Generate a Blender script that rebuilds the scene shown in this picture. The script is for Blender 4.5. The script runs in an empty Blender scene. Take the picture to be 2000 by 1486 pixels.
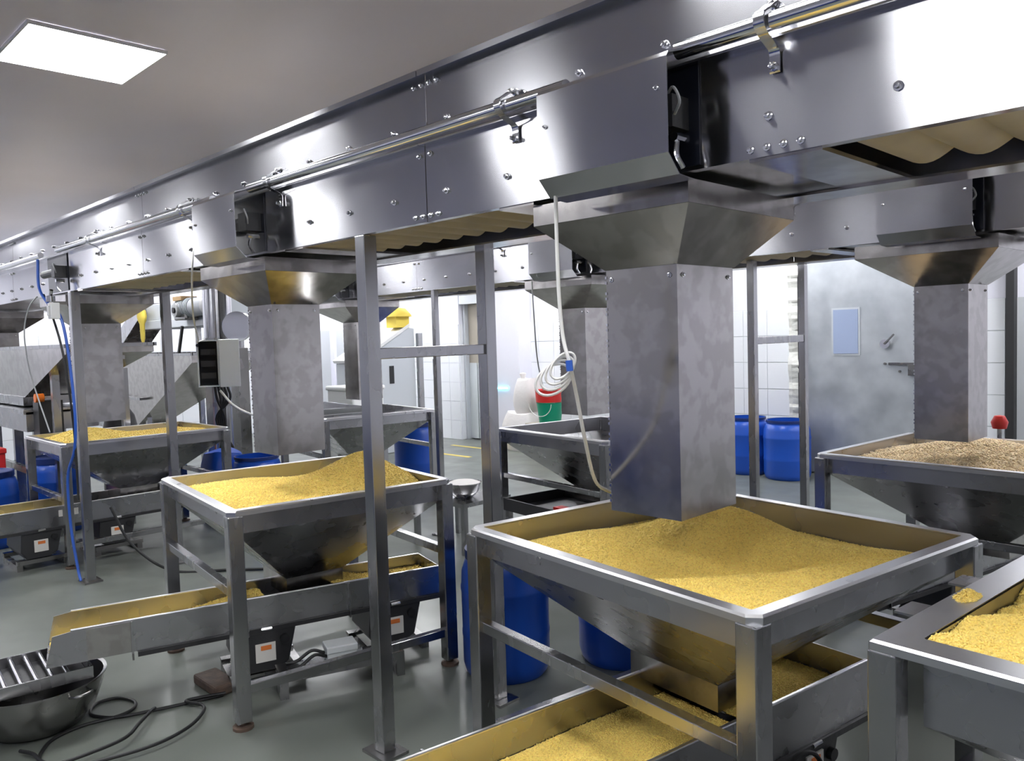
import bpy, bmesh, math, random
import numpy as np
from mathutils import Vector, Matrix
random.seed(7); rng = np.random.default_rng(11)
scene = bpy.context.scene
C = scene.collection

# ------------------------------------------------------------------ camera
cam = bpy.data.cameras.new('camera'); cam_o = bpy.data.objects.new('camera', cam); C.objects.link(cam_o)
cam.sensor_width = 36.0; cam.lens = 1570.0 / 2000 * 36; cam.clip_start = .02; cam.clip_end = 60
rx = Vector((0.70587442, 0.70770385, -0.02994275))
ry = Vector((0.01713944, -0.05932411, -0.99809162))
rz = Vector((-0.70812961, 0.70401414, -0.05400502))
cam_o.matrix_world = Matrix(((rx.x, -ry.x, -rz.x, 0), (rx.y, -ry.y, -rz.y, 0), (rx.z, -ry.z, -rz.z, 1.65), (0, 0, 0, 1)))
scene.camera = cam_o

# ------------------------------------------------------------------ world, exposure
w = bpy.data.worlds.new('world'); scene.world = w; w.use_nodes = True
w.node_tree.nodes['Background'].inputs[0].default_value = (.8, .85, 1, 1)
w.node_tree.nodes['Background'].inputs[1].default_value = .02
vs = scene.view_settings
vs.view_transform = 'Standard'; vs.look = 'None'; vs.gamma = 1; vs.use_curve_mapping = False
vs.exposure = 1.0
LAMP_STRENGTH = 18.0
scene.cycles.use_denoising = True
scene.cycles.max_bounces = 10; scene.cycles.diffuse_bounces = 5; scene.cycles.glossy_bounces = 6
scene.cycles.sample_clamp_indirect = 6.0; scene.cycles.caustics_reflective = False

# ------------------------------------------------------------------ materials
M = {}
def mat(name, col, rough=.5, metal=0., coat=0., noise=None, bump=0., bscale=60., island=0., emit=None, col2=None, cscale=4., spec=.5, rvar=0., rscale=6., stretch=(1, 1, 1), aniso=0., sharp=False):
    m = bpy.data.materials.new(name); m.use_nodes = True; M[name] = m
    nt = m.node_tree; b = nt.nodes['Principled BSDF']; L = nt.links.new
    b.inputs['Base Color'].default_value = (*col, 1); b.inputs['Roughness'].default_value = rough
    b.inputs['Metallic'].default_value = metal; b.inputs['Specular IOR Level'].default_value = spec
    if coat: b.inputs['Coat Weight'].default_value = coat; b.inputs['Coat Roughness'].default_value = .12
    if aniso:  # brushed sheet: highlights drawn out vertically
        b.inputs['Anisotropic'].default_value = aniso
        tx = nt.nodes.new('ShaderNodeCombineXYZ'); tx.inputs[1].default_value = .05; tx.inputs[2].default_value = 1; L(tx.outputs[0], b.inputs['Tangent'])
    tc = nt.nodes.new('ShaderNodeTexCoord'); mp = nt.nodes.new('ShaderNodeMapping'); mp.inputs['Scale'].default_value = stretch
    L(tc.outputs['Object'], mp.inputs[0])
    cur = None
    if col2:
        n = nt.nodes.new('ShaderNodeTexNoise'); n.inputs['Scale'].default_value = cscale; n.inputs['Detail'].default_value = 3
        r = nt.nodes.new('ShaderNodeValToRGB'); r.color_ramp.elements[0].position = .3; r.color_ramp.elements[1].position = .72
        if sharp: r.color_ramp.elements[0].position = .46; r.color_ramp.elements[1].position = .56
        r.color_ramp.elements[0].color = (*col, 1); r.color_ramp.elements[1].color = (*col2, 1)
        L(mp.outputs[0], n.inputs['Vector']); L(n.outputs['Fac'], r.inputs[0]); cur = r.outputs[0]
    if island:
        g = nt.nodes.new('ShaderNodeNewGeometry'); h = nt.nodes.new('ShaderNodeHueSaturation')
        mr = nt.nodes.new('ShaderNodeMapRange'); mr.inputs[3].default_value = 1 - island; mr.inputs[4].default_value = 1 + island
        L(g.outputs['Random Per Island'], mr.inputs[0]); L(mr.outputs[0], h.inputs['Value'])
        if cur: L(cur, h.inputs['Color'])
        else: h.inputs['Color'].default_value = (*col, 1)
        cur = h.outputs[0]
    if cur: L(cur, b.inputs['Base Color'])
    if rvar:
        n = nt.nodes.new('ShaderNodeTexNoise'); n.inputs['Scale'].default_value = rscale; n.inputs['Detail'].default_value = 2.5; n.inputs['Roughness'].default_value = .45
        mr = nt.nodes.new('ShaderNodeMapRange'); mr.inputs[1].default_value = .25; mr.inputs[2].default_value = .78
        mr.inputs[3].default_value = rough; mr.inputs[4].default_value = rough + rvar
        L(mp.outputs[0], n.inputs['Vector']); L(n.outputs['Fac'], mr.inputs[0]); L(mr.outputs[0], b.inputs['Roughness'])
    if bump:
        n = nt.nodes.new('ShaderNodeTexNoise'); n.inputs['Scale'].default_value = bscale; n.inputs['Detail'].default_value = 4
        bp = nt.nodes.new('ShaderNodeBump'); bp.inputs['Strength'].default_value = bump; bp.inputs['Distance'].default_value = .01
        L(mp.outputs[0], n.inputs['Vector']); L(n.outputs['Fac'], bp.inputs['Height']); L(bp.outputs[0], b.inputs['Normal'])
    if emit:
        b.inputs['Emission Color'].default_value = (*emit[0], 1); b.inputs['Emission Strength'].default_value = emit[1]
    return m

mat('steel_panel', (.53, .53, .555), .155, 1, rvar=.05, rscale=4, col2=(.47, .47, .49), cscale=3, bump=.01, bscale=2.5, aniso=.95)
mat('steel_sheet', (.47, .45, .435), .14, 1, rvar=.10, rscale=7, col2=(.40, .38, .365), cscale=13, bump=.04, bscale=3, aniso=.6, sharp=True)
mat('steel_frame', (.40, .40, .41), .2, 1, rvar=.12, rscale=12, stretch=(1, 1, .3))
mat('steel_trough', (.42, .42, .43), .22, 1, rvar=.14, rscale=8)
mat('steel_skirt', (.42, .42, .44), .25, 1, rvar=.08, rscale=5, aniso=.5)
mat('steel_rim', (.66, .66, .68), .27, 1, rvar=.08, rscale=10)
mat('steel_polished', (.75, .75, .76), .12, 1)
mat('steel_old', (.30, .295, .29), .2, 1, rvar=.2, rscale=7)
mat('galvanized', (.44, .47, .51), .36, .75, rvar=.2, rscale=6, col2=(.60, .63, .67), cscale=3.5, bump=.05, bscale=3)
mat('recess_black', (.012, .014, .022), .25)
mat('black_rubber', (.012, .012, .013), .5)
mat('motor_black', (.03, .03, .032), .42, bump=.1, bscale=80)
mat('cream_belt', (.62, .55, .42), .55, col2=(.52, .45, .33), cscale=6)
mat('grain_yellow', (.98, .75, .21), .7, island=.17)
mat('grain_yellow_fine', (.76, .50, .09), .65, island=.2, bump=.6, bscale=160)
mat('grain_tan', (.95, .77, .50), .7, island=.2)
mat('floor_epoxy', (.165, .178, .158), .28, coat=.12, col2=(.135, .148, .132), cscale=1.6, rvar=.2, rscale=3)
mat('ceiling_panel', (.86, .82, .90), .38, .12, col2=(.76, .72, .79), cscale=.5, rvar=.15, rscale=.8)
mat('wall_panel', (.80, .80, .88), .4)
mat('tile_white', (.86, .88, .92), .15, coat=.3)
mat('grout', (.58, .60, .63), .8)
mat('lamp_diffuser', (1, 1, 1), .5, emit=((.975, .985, 1), LAMP_STRENGTH))
mat('white_paint', (.8, .8, .8), .4)
mat('blue_plastic', (.012, .085, .50), .32, bump=.05, bscale=5)
mat('blue_dark', (.01, .03, .16), .4)
mat('blue_cable', (.03, .12, .55), .4)
mat('white_cable', (.78, .77, .74), .45)
mat('wire_grey', (.45, .46, .47), .45)
mat('sticker_white', (.78, .75, .70), .5)
mat('sticker_orange', (.80, .22, .05), .5)
mat('red_plastic', (.65, .03, .025), .35)
mat('green_plastic', (.0, .27, .15), .35)
mat('sack_white', (.74, .71, .70), .8, bump=.3, bscale=25)
mat('cabinet_white', (.80, .83, .84), .4)
mat('machine_grey', (.55, .58, .62), .4)
mat('yellow_cloth', (.80, .62, .10), .7)
mat('yellow_paint', (.70, .55, .12), .5)
mat('cardboard', (.45, .30, .15), .8)
mat('rust_brown', (.07, .05, .04), .7, col2=(.14, .09, .065), cscale=20, bump=.3, bscale=40)
mat('foam_white', (.72, .72, .68), .9, bump=.8, bscale=20)
mat('glass_blue', (.35, .42, .60), .12, coat=.4)
mat('curtain_pvc', (.62, .66, .68), .18, coat=.3)
mat('beige_panel', (.42, .38, .32), .5)
mat('dark_void', (.02, .02, .022), .6)
mat('orange_plastic', (.85, .20, .02), .4)
mat('cyan_led', (.2, .7, .9), .4, emit=((.15, .75, 1), 3.0))

# ------------------------------------------------------------------ mesh helpers
class MB:
    def __init__(s): s.v = []; s.f = []
    def add(s, vs, fs):
        o = len(s.v); s.v += [tuple(map(float, p)) for p in vs]; s.f += [tuple(i + o for i in f) for f in fs]; return s
    def box(s, x0, x1, y0, y1, z0, z1):
        return s.add([(x0, y0, z0), (x1, y0, z0), (x1, y1, z0), (x0, y1, z0), (x0, y0, z1), (x1, y0, z1), (x1, y1, z1), (x0, y1, z1)],
                     [(0, 3, 2, 1), (4, 5, 6, 7), (0, 1, 5, 4), (1, 2, 6, 5), (2, 3, 7, 6), (3, 0, 4, 7)])
    def bar(s, p0, p1, wd, ht, up=(0, 0, 1)):
        p0, p1 = Vector(p0), Vector(p1); d = (p1 - p0).normalized(); u = Vector(up)
        sd = d.cross(u).normalized() * wd / 2; uu = sd.cross(d).normalized() * ht / 2
        q = [p + a * sd + b * uu for p in (p0, p1) for a, b in ((-1, -1), (1, -1), (1, 1), (-1, 1))]
        return s.add(q, [(0, 3, 2, 1), (4, 5, 6, 7), (0, 1, 5, 4), (1, 2, 6, 5), (2, 3, 7, 6), (3, 0, 4, 7)])
    def tube(s, pts, r, n=10, cap=True):
        pts = [Vector(p) for p in pts]; rings = []; prev = None
        rr = r if hasattr(r, '__len__') else [r] * len(pts)
        for i, p in enumerate(pts):
            d = (pts[min(i + 1, len(pts) - 1)] - pts[max(i - 1, 0)]).normalized()
            if prev is None:
                a = Vector((0, 0, 1)) if abs(d.z) < .9 else Vector((1, 0, 0)); u = d.cross(a).normalized()
            else:
                u = (prev - d * prev.dot(d)).normalized()
            prev = u; v = d.cross(u)
            rings.append([p + (u * math.cos(2 * math.pi * k / n) + v * math.sin(2 * math.pi * k / n)) * rr[i] for k in range(n)])
        return s.loft(rings, True, cap)
    def loft(s, rings, closed=True, cap=False):
        n = len(rings[0]); vs = [p for r in rings for p in r]; fs = []
        for i in range(len(rings) - 1):
            for k in range(n if closed else n - 1):
                k2 = (k + 1) % n; fs.append((i * n + k, i * n + k2, (i + 1) * n + k2, (i + 1) * n + k))
        if cap: fs += [tuple(range(n))[::-1], tuple(range((len(rings) - 1) * n, len(rings) * n))]
        return s.add(vs, fs)
    def lathe(s, prof, c=(0, 0, 0), n=32, sx=1, sy=1):
        return s.loft([[(c[0] + r * sx * math.cos(2 * math.pi * k / n), c[1] + r * sy * math.sin(2 * math.pi * k / n), c[2] + z) for k in range(n)] for r, z in prof], True, False)
    def prism(s, poly, axis, a, b):
        def P(u, v, t): return {'x': (t, u, v), 'y': (u, t, v), 'z': (u, v, t)}[axis]
        n = len(poly); vs = [P(u, v, a) for u, v in poly] + [P(u, v, b) for u, v in poly]
        fs = [tuple(range(n))[::-1], tuple(range(n, 2 * n))] + [(k, (k + 1) % n, n + (k + 1) % n, n + k) for k in range(n)]
        return s.add(vs, fs)
    def build(s, name, m, parent=None, bevel=0, smooth=False, label=None, fix=True):
        me = bpy.data.meshes.new(name); me.from_pydata(s.v, [], s.f)
        if fix:
            bm = bmesh.new(); bm.from_mesh(me); bmesh.ops.recalc_face_normals(bm, faces=bm.faces); bm.to_mesh(me); bm.free()
        me.materials.append(M[m]); o = bpy.data.objects.new(name, me); C.objects.link(o)
        if parent: o.parent = parent
        if smooth: smooth_by_angle(me)
        if bevel:
            md = o.modifiers.new('bevel', 'BEVEL'); md.width = bevel; md.segments = 2; md.limit_method = 'ANGLE'; md.angle_limit = .7
        if label: o['label'] = label
        return o
def smooth_by_angle(me, ang=.7):
    bm = bmesh.new(); bm.from_mesh(me)
    for f in bm.faces: f.smooth = True
    for e in bm.edges:
        if len(e.link_faces) == 2 and e.calc_face_angle(0) > ang: e.smooth = False
    bm.to_mesh(me); bm.free()
def tag(o, label, cat, group=None, kind=None):
    o['label'] = label; o['category'] = cat
    if group: o['group'] = group
    if kind: o['kind'] = kind
    return o
def thing(name, label, cat, loc=(0, 0, 0), rz=0, group=None):
    o = bpy.data.objects.new(name, None); C.objects.link(o); o.empty_display_size = .1
    o.location = loc; o.rotation_euler = (0, 0, rz); return tag(o, label, cat, group)
def struct(name, mb, m, label=None, cat=None, **k):
    o = mb.build(name, m, **k); o['kind'] = 'structure'
    if label: o['label'] = label
    if cat: o['category'] = cat
    return o
def inst(src, name, parent, loc=(0, 0, 0), rot=(0, 0, 0), scale=None):
    o = src.copy(); o.name = name; C.objects.link(o); o.parent = parent; o.location = loc; o.rotation_euler = rot
    if scale: o.scale = scale
    return o
def spline(pts, per=8):
    P = [Vector(p) for p in pts]; P = [P[0] * 2 - P[1]] + P + [P[-1] * 2 - P[-2]]; out = []
    for i in range(1, len(P) - 2):
        for k in range(per):
            t = k / per; a, b, c, d = P[i - 1:i + 3]
            out.append(.5 * ((2 * b) + (c - a) * t + (2 * a - 5 * b + 4 * c - d) * t * t + (3 * b - a - 3 * c + d) * t ** 3))
    out.append(P[-2]); return out

# ------------------------------------------------------------------ the room
X0, X1, Y0, Y1, ZC = -14.0, 3.6, -4.2, 8.9, 3.1
struct('floor', MB().box(X0 - .2, X1 + .2, Y0 - .2, Y1 + .2, -.1, 0), 'floor_epoxy', 'grey green glossy epoxy floor', 'floor')
struct('ceiling', MB().box(X0 - .2, X1 + .2, Y0 - .2, Y1 + .2, ZC, ZC + .1), 'ceiling_panel', 'satin grey metal ceiling', 'ceiling')
wb = struct('wall_back', MB().box(X0 - .2, X1 + .2, Y1, Y1 + .15, 0, ZC), 'wall_panel', 'white tiled back wall with plain panel above the tiles', 'wall')
wl = struct('wall_left', MB().box(X0 - .15, X0, Y0 - .2, Y1, 0, ZC), 'wall_panel', 'white tiled wall at the far left end', 'wall')
struct('wall_right', MB().box(X1, X1 + .15, Y0 - .2, Y1, 0, ZC), 'wall_panel', 'white wall at the near right end', 'wall')
struct('wall_front', MB().box(X0 - .2, X1 + .2, Y0 - .15, Y0, 0, ZC), 'wall_panel', 'white wall behind the viewer', 'wall')
refl_block = struct('reflection_block', MB().box(-9.5, .6, Y0, -1.9, 0, .6), 'blue_dark', 'unseen dark blue block added behind the viewer to reflect in the chutes', 'reflection block')  # added out of view so the lower chute faces reflect navy
MB().box(-13.9, -1.2, Y1 - .008, Y1 - .001, 0, 1.885).build('grout_bed', 'grout', wb)
MB().box(X0 + .001, X0 + .008, 0.6, 8.8, 0, 1.885).build('grout_bed', 'grout', wl)
TW, TH = .31, .314
tproto = None
for i in range(31):
    for j in range(6):
        x = -11.6 + i * TW; z = j * TH
        if tproto is None:
            tproto = MB().box(-TW / 2 + .003, TW / 2 - .003, -.018, -.006, .003, TH - .003).build('tile', 'tile_white', wb, bevel=.003); tproto.location = (x, Y1, z)
        else: inst(tproto, 'tile', wb, (x, Y1, z))
for i in range(18):
    for j in range(6): inst(tproto, 'tile', wl, (X0, 1.9 + i * TW, j * TH), (0, 0, math.radians(90)))

# tiled pilaster beside the strip curtain
pc = struct('trim_1', MB().box(-10.36, -9.86, 8.62, 8.88, 0, ZC), 'wall_panel', 'white tiled pillar beside the curtained doorway', 'pillar')
for j in range(6):
    for k in range(2):
        o = MB().box(-10.358 + k * .25, -10.113 + k * .25, 8.606, 8.62, j * TH + .003, j * TH + TH - .003).build('tile', 'tile_white', pc)
        if k == 1: MB().box(-9.86, -9.848, 8.625, 8.86, j * TH + .003, j * TH + TH - .003).build('tile', 'tile_white', pc)
# doorway with pvc strip curtain
d2 = struct('door_2', MB().box(-9.84, -9.80, 8.7, 8.88, 0, 2.35).box(-9.30, -9.26, 8.7, 8.88, 0, 2.35).box(-9.84, -9.26, 8.62, 8.88, 2.2, 2.45), 'machine_grey', 'narrow doorway with clear hanging strip curtain', 'door')
MB().box(-9.80, -9.30, 8.78, 8.88, 1.2, 2.2).build('lintel_panel', 'beige_panel', d2)
for k in range(5): MB().box(-9.80 + k * .1, -9.705 + k * .1, 8.77 - .01 * (k % 2), 8.776 - .01 * (k % 2), .02, 1.25).build('strip', 'curtain_pvc', d2)
for y0, y1 in ((8.05, 8.12), (7.35, 7.43)):
    tag(MB().box(-9.5, -8.3, y0, y1, 0, .002).build('floor_marking', 'yellow_paint'), 'worn yellow floor stripe %s the strip curtain doorway' % ('right at' if y0 > 8 else 'a step in front of'), 'floor marking')

# big insulated door on the back wall
dr = struct('door_1', MB().box(-4.09, -2.75, Y1 - .10, Y1 - .02, .02, 2.55), 'galvanized', 'large scuffed galvanized door with small blue window', 'door', bevel=.004)
MB().box(-3.81, -3.50, Y1 - .108, Y1 - .098, 1.34, 1.86).build('window_frame', 'machine_grey', dr)
MB().box(-3.79, -3.52, Y1 - .113, Y1 - .106, 1.36, 1.84).build('window_pane', 'glass_blue', dr)
h = MB().tube([(-3.23, Y1 - .1, 1.46), (-3.23, Y1 - .15, 1.46)], .05, 16).build('lock', 'steel_polished', dr, smooth=True)
MB().bar((-3.23, Y1 - .16, 1.46), (-3.13, Y1 - .16, 1.56), .02, .015).build('handle', 'steel_old', h)
MB().box(-3.2, -2.92, Y1 - .125, Y1 - .1, 1.235, 1.262).box(-3.0, -2.88, Y1 - .14, Y1 - .1, 1.13, 1.24).build('latch', 'steel_old', dr)
for x, z in ((-3.24, 1.25), (-3.09, 1.17), (-2.85, .62), (-2.85, .4)):
    MB().tube([(x, Y1 - .12, z), (x, Y1 - .1, z)], .014, 8).build('bolt', 'steel_old', dr)
MB().box(-4.19, -4.11, Y1 - .13, Y1, 0, 2.6).build('jamb', 'dark_void', dr)
fm = MB(); rr_ = []; wl_ = .05
for i in range(60):
    z = .40 + i * .035; wl_ = min(.11, max(.02, wl_ + random.uniform(-.03, .03))); wr_ = random.uniform(0, .035) * (1 + 1.2 * (i % 9 < 2))
    xa, xb, ya = -4.31 + random.uniform(-.006, .006), -4.20 + wr_, Y1 - .09 - wl_ * .5
    rr_.append([(xa, Y1 - .02, z), (xa, ya, z), (xa + .05, ya - .02, z), (xb, ya, z), (xb, Y1 - .02, z)])
fm.loft(rr_, True, True).build('sealing_foam', 'foam_white', dr)
MB().box(-2.12, -2.05, Y1 - .12, Y1, 0, 2.6).build('door_post', 'dark_void', wb)

# ------------------------------------------------------------------ ceiling lamps
lx = [-13.3, -10.4, -7.7, -4.31, -1.3, 1.75]; ly = [-1.04, 1.37, 3.8, 6.2, 8.1]  # first column of lamps added to brighten the far left wall
xn = ['added to brighten the far left wall', 'far left end', 'left of the visible lamp', 'middle', 'above the viewer', 'near right end']
lp = None
for j, y in enumerate(ly):
    for i, x in enumerate(lx):
        if j == 2 and i > 3: continue
        lab = 'square white LED ceiling panel in the open ceiling at upper left' if (i == 3 and j == 1) else 'square LED ceiling panel, %s, row %s' % (xn[i], ['behind the viewer', 'in front of the near conveyor', 'between the two conveyors', 'behind the far conveyor', 'along the back wall'][j])
        t = thing('ceiling_lamp', lab, 'lamp', (x, y, ZC), 0, 'square LED ceiling panels')
        if lp is None:
            fr = MB()
            for a, b, c_, d_ in ((-.305, .305, -.305, -.297), (-.305, .305, .297, .305), (-.305, -.297, -.297, .297), (.297, .305, -.297, .297)): fr.box(a, b, c_, d_, -.018, -.001)
            lp = (fr.build('frame', 'white_paint', t), MB().box(-.2965, .2965, -.2965, .2965, -.018, -.004).build('diffuser', 'lamp_diffuser', t))
        else:
            for q in lp: inst(q, q.name.split('.')[0], t)

# ------------------------------------------------------------------ overhead conveyors
def bolt_mesh():
    me = MB().lathe([(0, -.001), (.011, 0), (.011, .004), (.007, .005), (.0065, .014), (0, .015)], n=8)
    return me
def conveyor(name, label, y, rz, x0, x1, seams, covers, clamps, bolts_lo, bolts_hi, splices, belts, crosses, pans):
    t = thing(name, label, 'conveyor', (0, y, 0), rz)
    D = .68
    xs = [x0] + seams + [x1]
    for a, b in zip(xs[:-1], xs[1:]):
        a += .002; b -= .002
        MB().box(a, b, 0, .004, 2.06, 2.33).box(a, b, .004, .03, 2.06, 2.064).box(a, b, -.03, .004, 2.318, 2.324).build('lower_side_panel', 'steel_panel', t)
        MB().box(a, b, .012, .016, 2.33, 2.568).box(a, b, -.028, .06, 2.568, 2.573).box(a, b, -.028, -.025, 2.553, 2.568).build('upper_side_panel', 'steel_panel', t)
        MB().box(a, b, D - .004, D, 2.06, 2.568).box(a, b, D - .03, D - .004, 2.06, 2.064).build('rear_side_panel', 'steel_panel', t)
    MB().box(x0, x1, .03, D - .01, 2.40, 2.41).build('belt_deck', 'cream_belt', t)
    # pipe pieces between the guard covers
    px = [x0] + [v for c in covers for v in (c[0] + .03, c[1] - .03)] + [x1]
    for a, b in zip(px[::2], px[1::2]):
        MB().tube([(a, -.052, 2.347), (b, -.052, 2.347)], .021, 14).build('conduit_pipe', 'steel_polished', t, smooth=True)
    for i, (a, b, open_) in enumerate(covers):
        pr = [(-.012, 2.362), (-.138, 2.322), (-.146, 2.31), (-.146, 2.082), (-.10, 2.035), (-.03, 2.03)]
        inn = [(u + .003, v - .003) if k < 2 else (u + .003, v + .001) for k, (u, v) in enumerate(pr)]
        if not open_:
            c = MB()
            n_ = len(pr); vs_ = [(a, u, v) for u, v in pr] + [(b, u, v) for u, v in pr] + [(a, u, v) for u, v in inn] + [(b, u, v) for u, v in inn]
            fs_ = []
            for k in range(n_ - 1):
                fs_ += [(k, k + 1, n_ + k + 1, n_ + k), (2 * n_ + k, 3 * n_ + k, 3 * n_ + k + 1, 2 * n_ + k + 1), (k, 2 * n_ + k, 2 * n_ + k + 1, k + 1), (n_ + k, n_ + k + 1, 3 * n_ + k + 1, 3 * n_ + k)]
            c.add(vs_, fs_)
            co = c.build('guard_cover', 'steel_panel', t)
            for bx_, bz_ in ((a + .03, 2.22), (b - .03, 2.24)):
                q = inst(BOLT, 'screw', co, (bx_, -.146, bz_), (math.pi / 2, 0, 0), (.6, .6, .6))
        ac = MB().box(a + .01, b, -.006, -.001, 2.07, 2.325).build('recess_plate', 'recess_black', t)  # dark recess at the guard cover put in as a black plate
        MB().tube([(a + .08, -.05, 2.2), (b - .09, -.05, 2.2)], .028, 12).box(b - .1, b - .03, -.08, -.006, 2.16, 2.24).build('air_cylinder', 'motor_black', ac)
        MB().tube(spline([(b - .06, -.06, 2.24), (b - .02, -.09, 2.25), (b - .005, -.085, 2.215), (b - .03, -.07, 2.19)], 6), .004, 6).build('air_hose', 'wire_grey', ac)
        MB().tube([(b - .03, -.02, 2.135), (b - .03, -.075, 2.135)], .012, 8).build('fitting', 'steel_polished', ac)
        MB().tube(spline([(b - .03, -.06, 2.13), (b - .025, -.07, 2.09), (b - .02, -.05, 2.06)], 5), .006, 6).build('fitting', 'steel_polished', ac)
    for x in clamps:
        c = MB()
        path = [(x, .010, 2.40), (x, -.015, 2.40), (x, -.05, 2.378), (x, -.078, 2.36), (x, -.08, 2.335), (x, -.06, 2.318), (x, -.03, 2.305), (x, -.006, 2.29), (x, -.006, 2.245)]
        p2 = spline(path, 4); r0 = []; w_ = .013
        c.loft([[(p.x - w_, p.y, p.z), (p.x + w_, p.y, p.z), (p.x + w_, p.y - .004, p.z + .003), (p.x - w_, p.y - .004, p.z + .003)] for p in p2], True, True)
        co = c.build('pipe_clamp', 'steel_polished', t, smooth=True)
        inst(BOLT, 'bolt', co, (x, -.008, 2.258), (math.pi / 2, 0, 0), (1, 1, 1.6)); inst(BOLT, 'bolt', co, (x, .0, 2.40), (math.pi / 2, 0, 0), (1.1, 1.1, 2))
    for k, x in enumerate(bolts_lo): inst(BOLT, 'bolt', t, (x, 0, 2.152), (math.pi / 2, 0, 0))
    for k, x in enumerate(bolts_hi): inst(BOLT, 'bolt', t, (x, .012, 2.40), (math.pi / 2, 0, 0))
    for s in splices:
        for k in range(4): inst(BOLT, 'bolt', t, (s + (k - 1.5) * .042, 0, 2.081), (math.pi / 2, 0, 0), (.9, .9, .8))
        if s > -1: continue
        for k in range(2): inst(BOLT, 'bolt', t, (s + (k - .5) * .06, 0, 2.29), (math.pi / 2, 0, 0), (.9, .9, .8))
        for k in range(4): inst(BOLT, 'bolt', t, (s + (k - 1.5) * .042, .012, 2.535), (math.pi / 2, 0, 0), (.9, .9, .8))
    for a, b in belts:
        m_ = MB(); nx = int((b - a) / .13 * 8); rows = []
        for y_ in (.02, D * .62):
            rows.append([(a + (b - a) * i / nx, y_, 2.088 - .028 * abs(math.sin(math.pi * (a + (b - a) * i / nx) / .13))) for i in range(nx + 1)])
        m_.loft(rows, False); m_.loft([[(p[0], p[1], p[2] + .012) for p in r] for r in rows], False)
        m_.loft([rows[1], [(p[0], p[1], p[2] + .012) for p in rows[1]]], False); m_.loft([rows[0], [(p[0], p[1], p[2] + .012) for p in rows[0]]], False)
        m_.build('corrugated_belt', 'cream_belt', t, smooth=True)
    for a, b in crosses: MB().box(a, b, .006, D - .006, 2.052, 2.062).build('cross_member', 'steel_sheet', t)
    for a, b in pans: MB().box(a, b, .006, D - .006, 2.068, 2.074).build('bottom_pan', 'steel_sheet', t)
    MB().box(x0, x1, D - .14, D - .005, 2.045, 2.052).build('return_guide', 'steel_sheet', t)
    return t
BOLT = bolt_mesh().build('bolt', 'steel_polished', smooth=True)
bx = [round(-.633 - .2925 * k, 3) for k in range(-1, 34)]
def near_any(x, L, d): return any(abs(x - q) < d for q in L)
covA = [(-9.8, -9.38, False), (-6.62, -6.16, True), (-3.78, -3.35, False), (-1.535, -1.11, False)]
clA = [-8.2, -5.5, -4.09, -3.19, -1.756, -.905]
sA = [-7.6, -4.80, -2.205]
blo = [x for x in bx if not any(a - .02 < x < b + .12 for a, b, _ in covA) and not near_any(x, clA, .0) and x > -10]
bhi = [x for x in bx if not near_any(x, clA, .06)]
convA = conveyor('overhead_conveyor', 'long stainless overhead conveyor running along the near side above the yellow hoppers', 1.8, 0, -11.0, 1.4, sA, covA, clA, blo, bhi, sA + [-.91],
                 [(-5.8, -4.35), (-3.1, -1.85), (-.78, 1.3)], [(-6.0, -5.9), (-4.3, -4.2), (-3.2, -3.05), (-1.85, -1.7), (-.98, -.80), (.5, .6)], [(-11, -5.95), (-4.32, -3.12), (-1.86, -.9)])
# the loose prototype becomes one of the near conveyor's own bolts
BOLT.parent = convA; BOLT.location = (-.048, 0, 2.152); BOLT.rotation_euler = (math.pi / 2, 0, 0)
RB = math.radians(-2.4)
covB = [(-6.95, -6.5, False), (-3.88, -3.47, False), (-1.49, -1.075, False)]
sB = [-5.4, -2.35]
convB = conveyor('overhead_conveyor', 'second stainless overhead conveyor farther back, above the tan grain hopper', 4.04, RB, -7.9, 1.2, sB, covB, [-7.2, -4.3, -2.0],
                 [x for x in [-.5 - .3 * k for k in range(24)] if not any(a - .02 < x < b + .1 for a, b, _ in covB)], [-.5 - .3 * k for k in range(24)], sB,
                 [(-6.2, -4.3), (-3.2, -1.9)], [(-4.2, -4.1), (-1.9, -1.8), (-.9, -.8)], [(-7.9, -6.2), (-4.3, -3.2), (-1.9, 1.2)])

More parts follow.
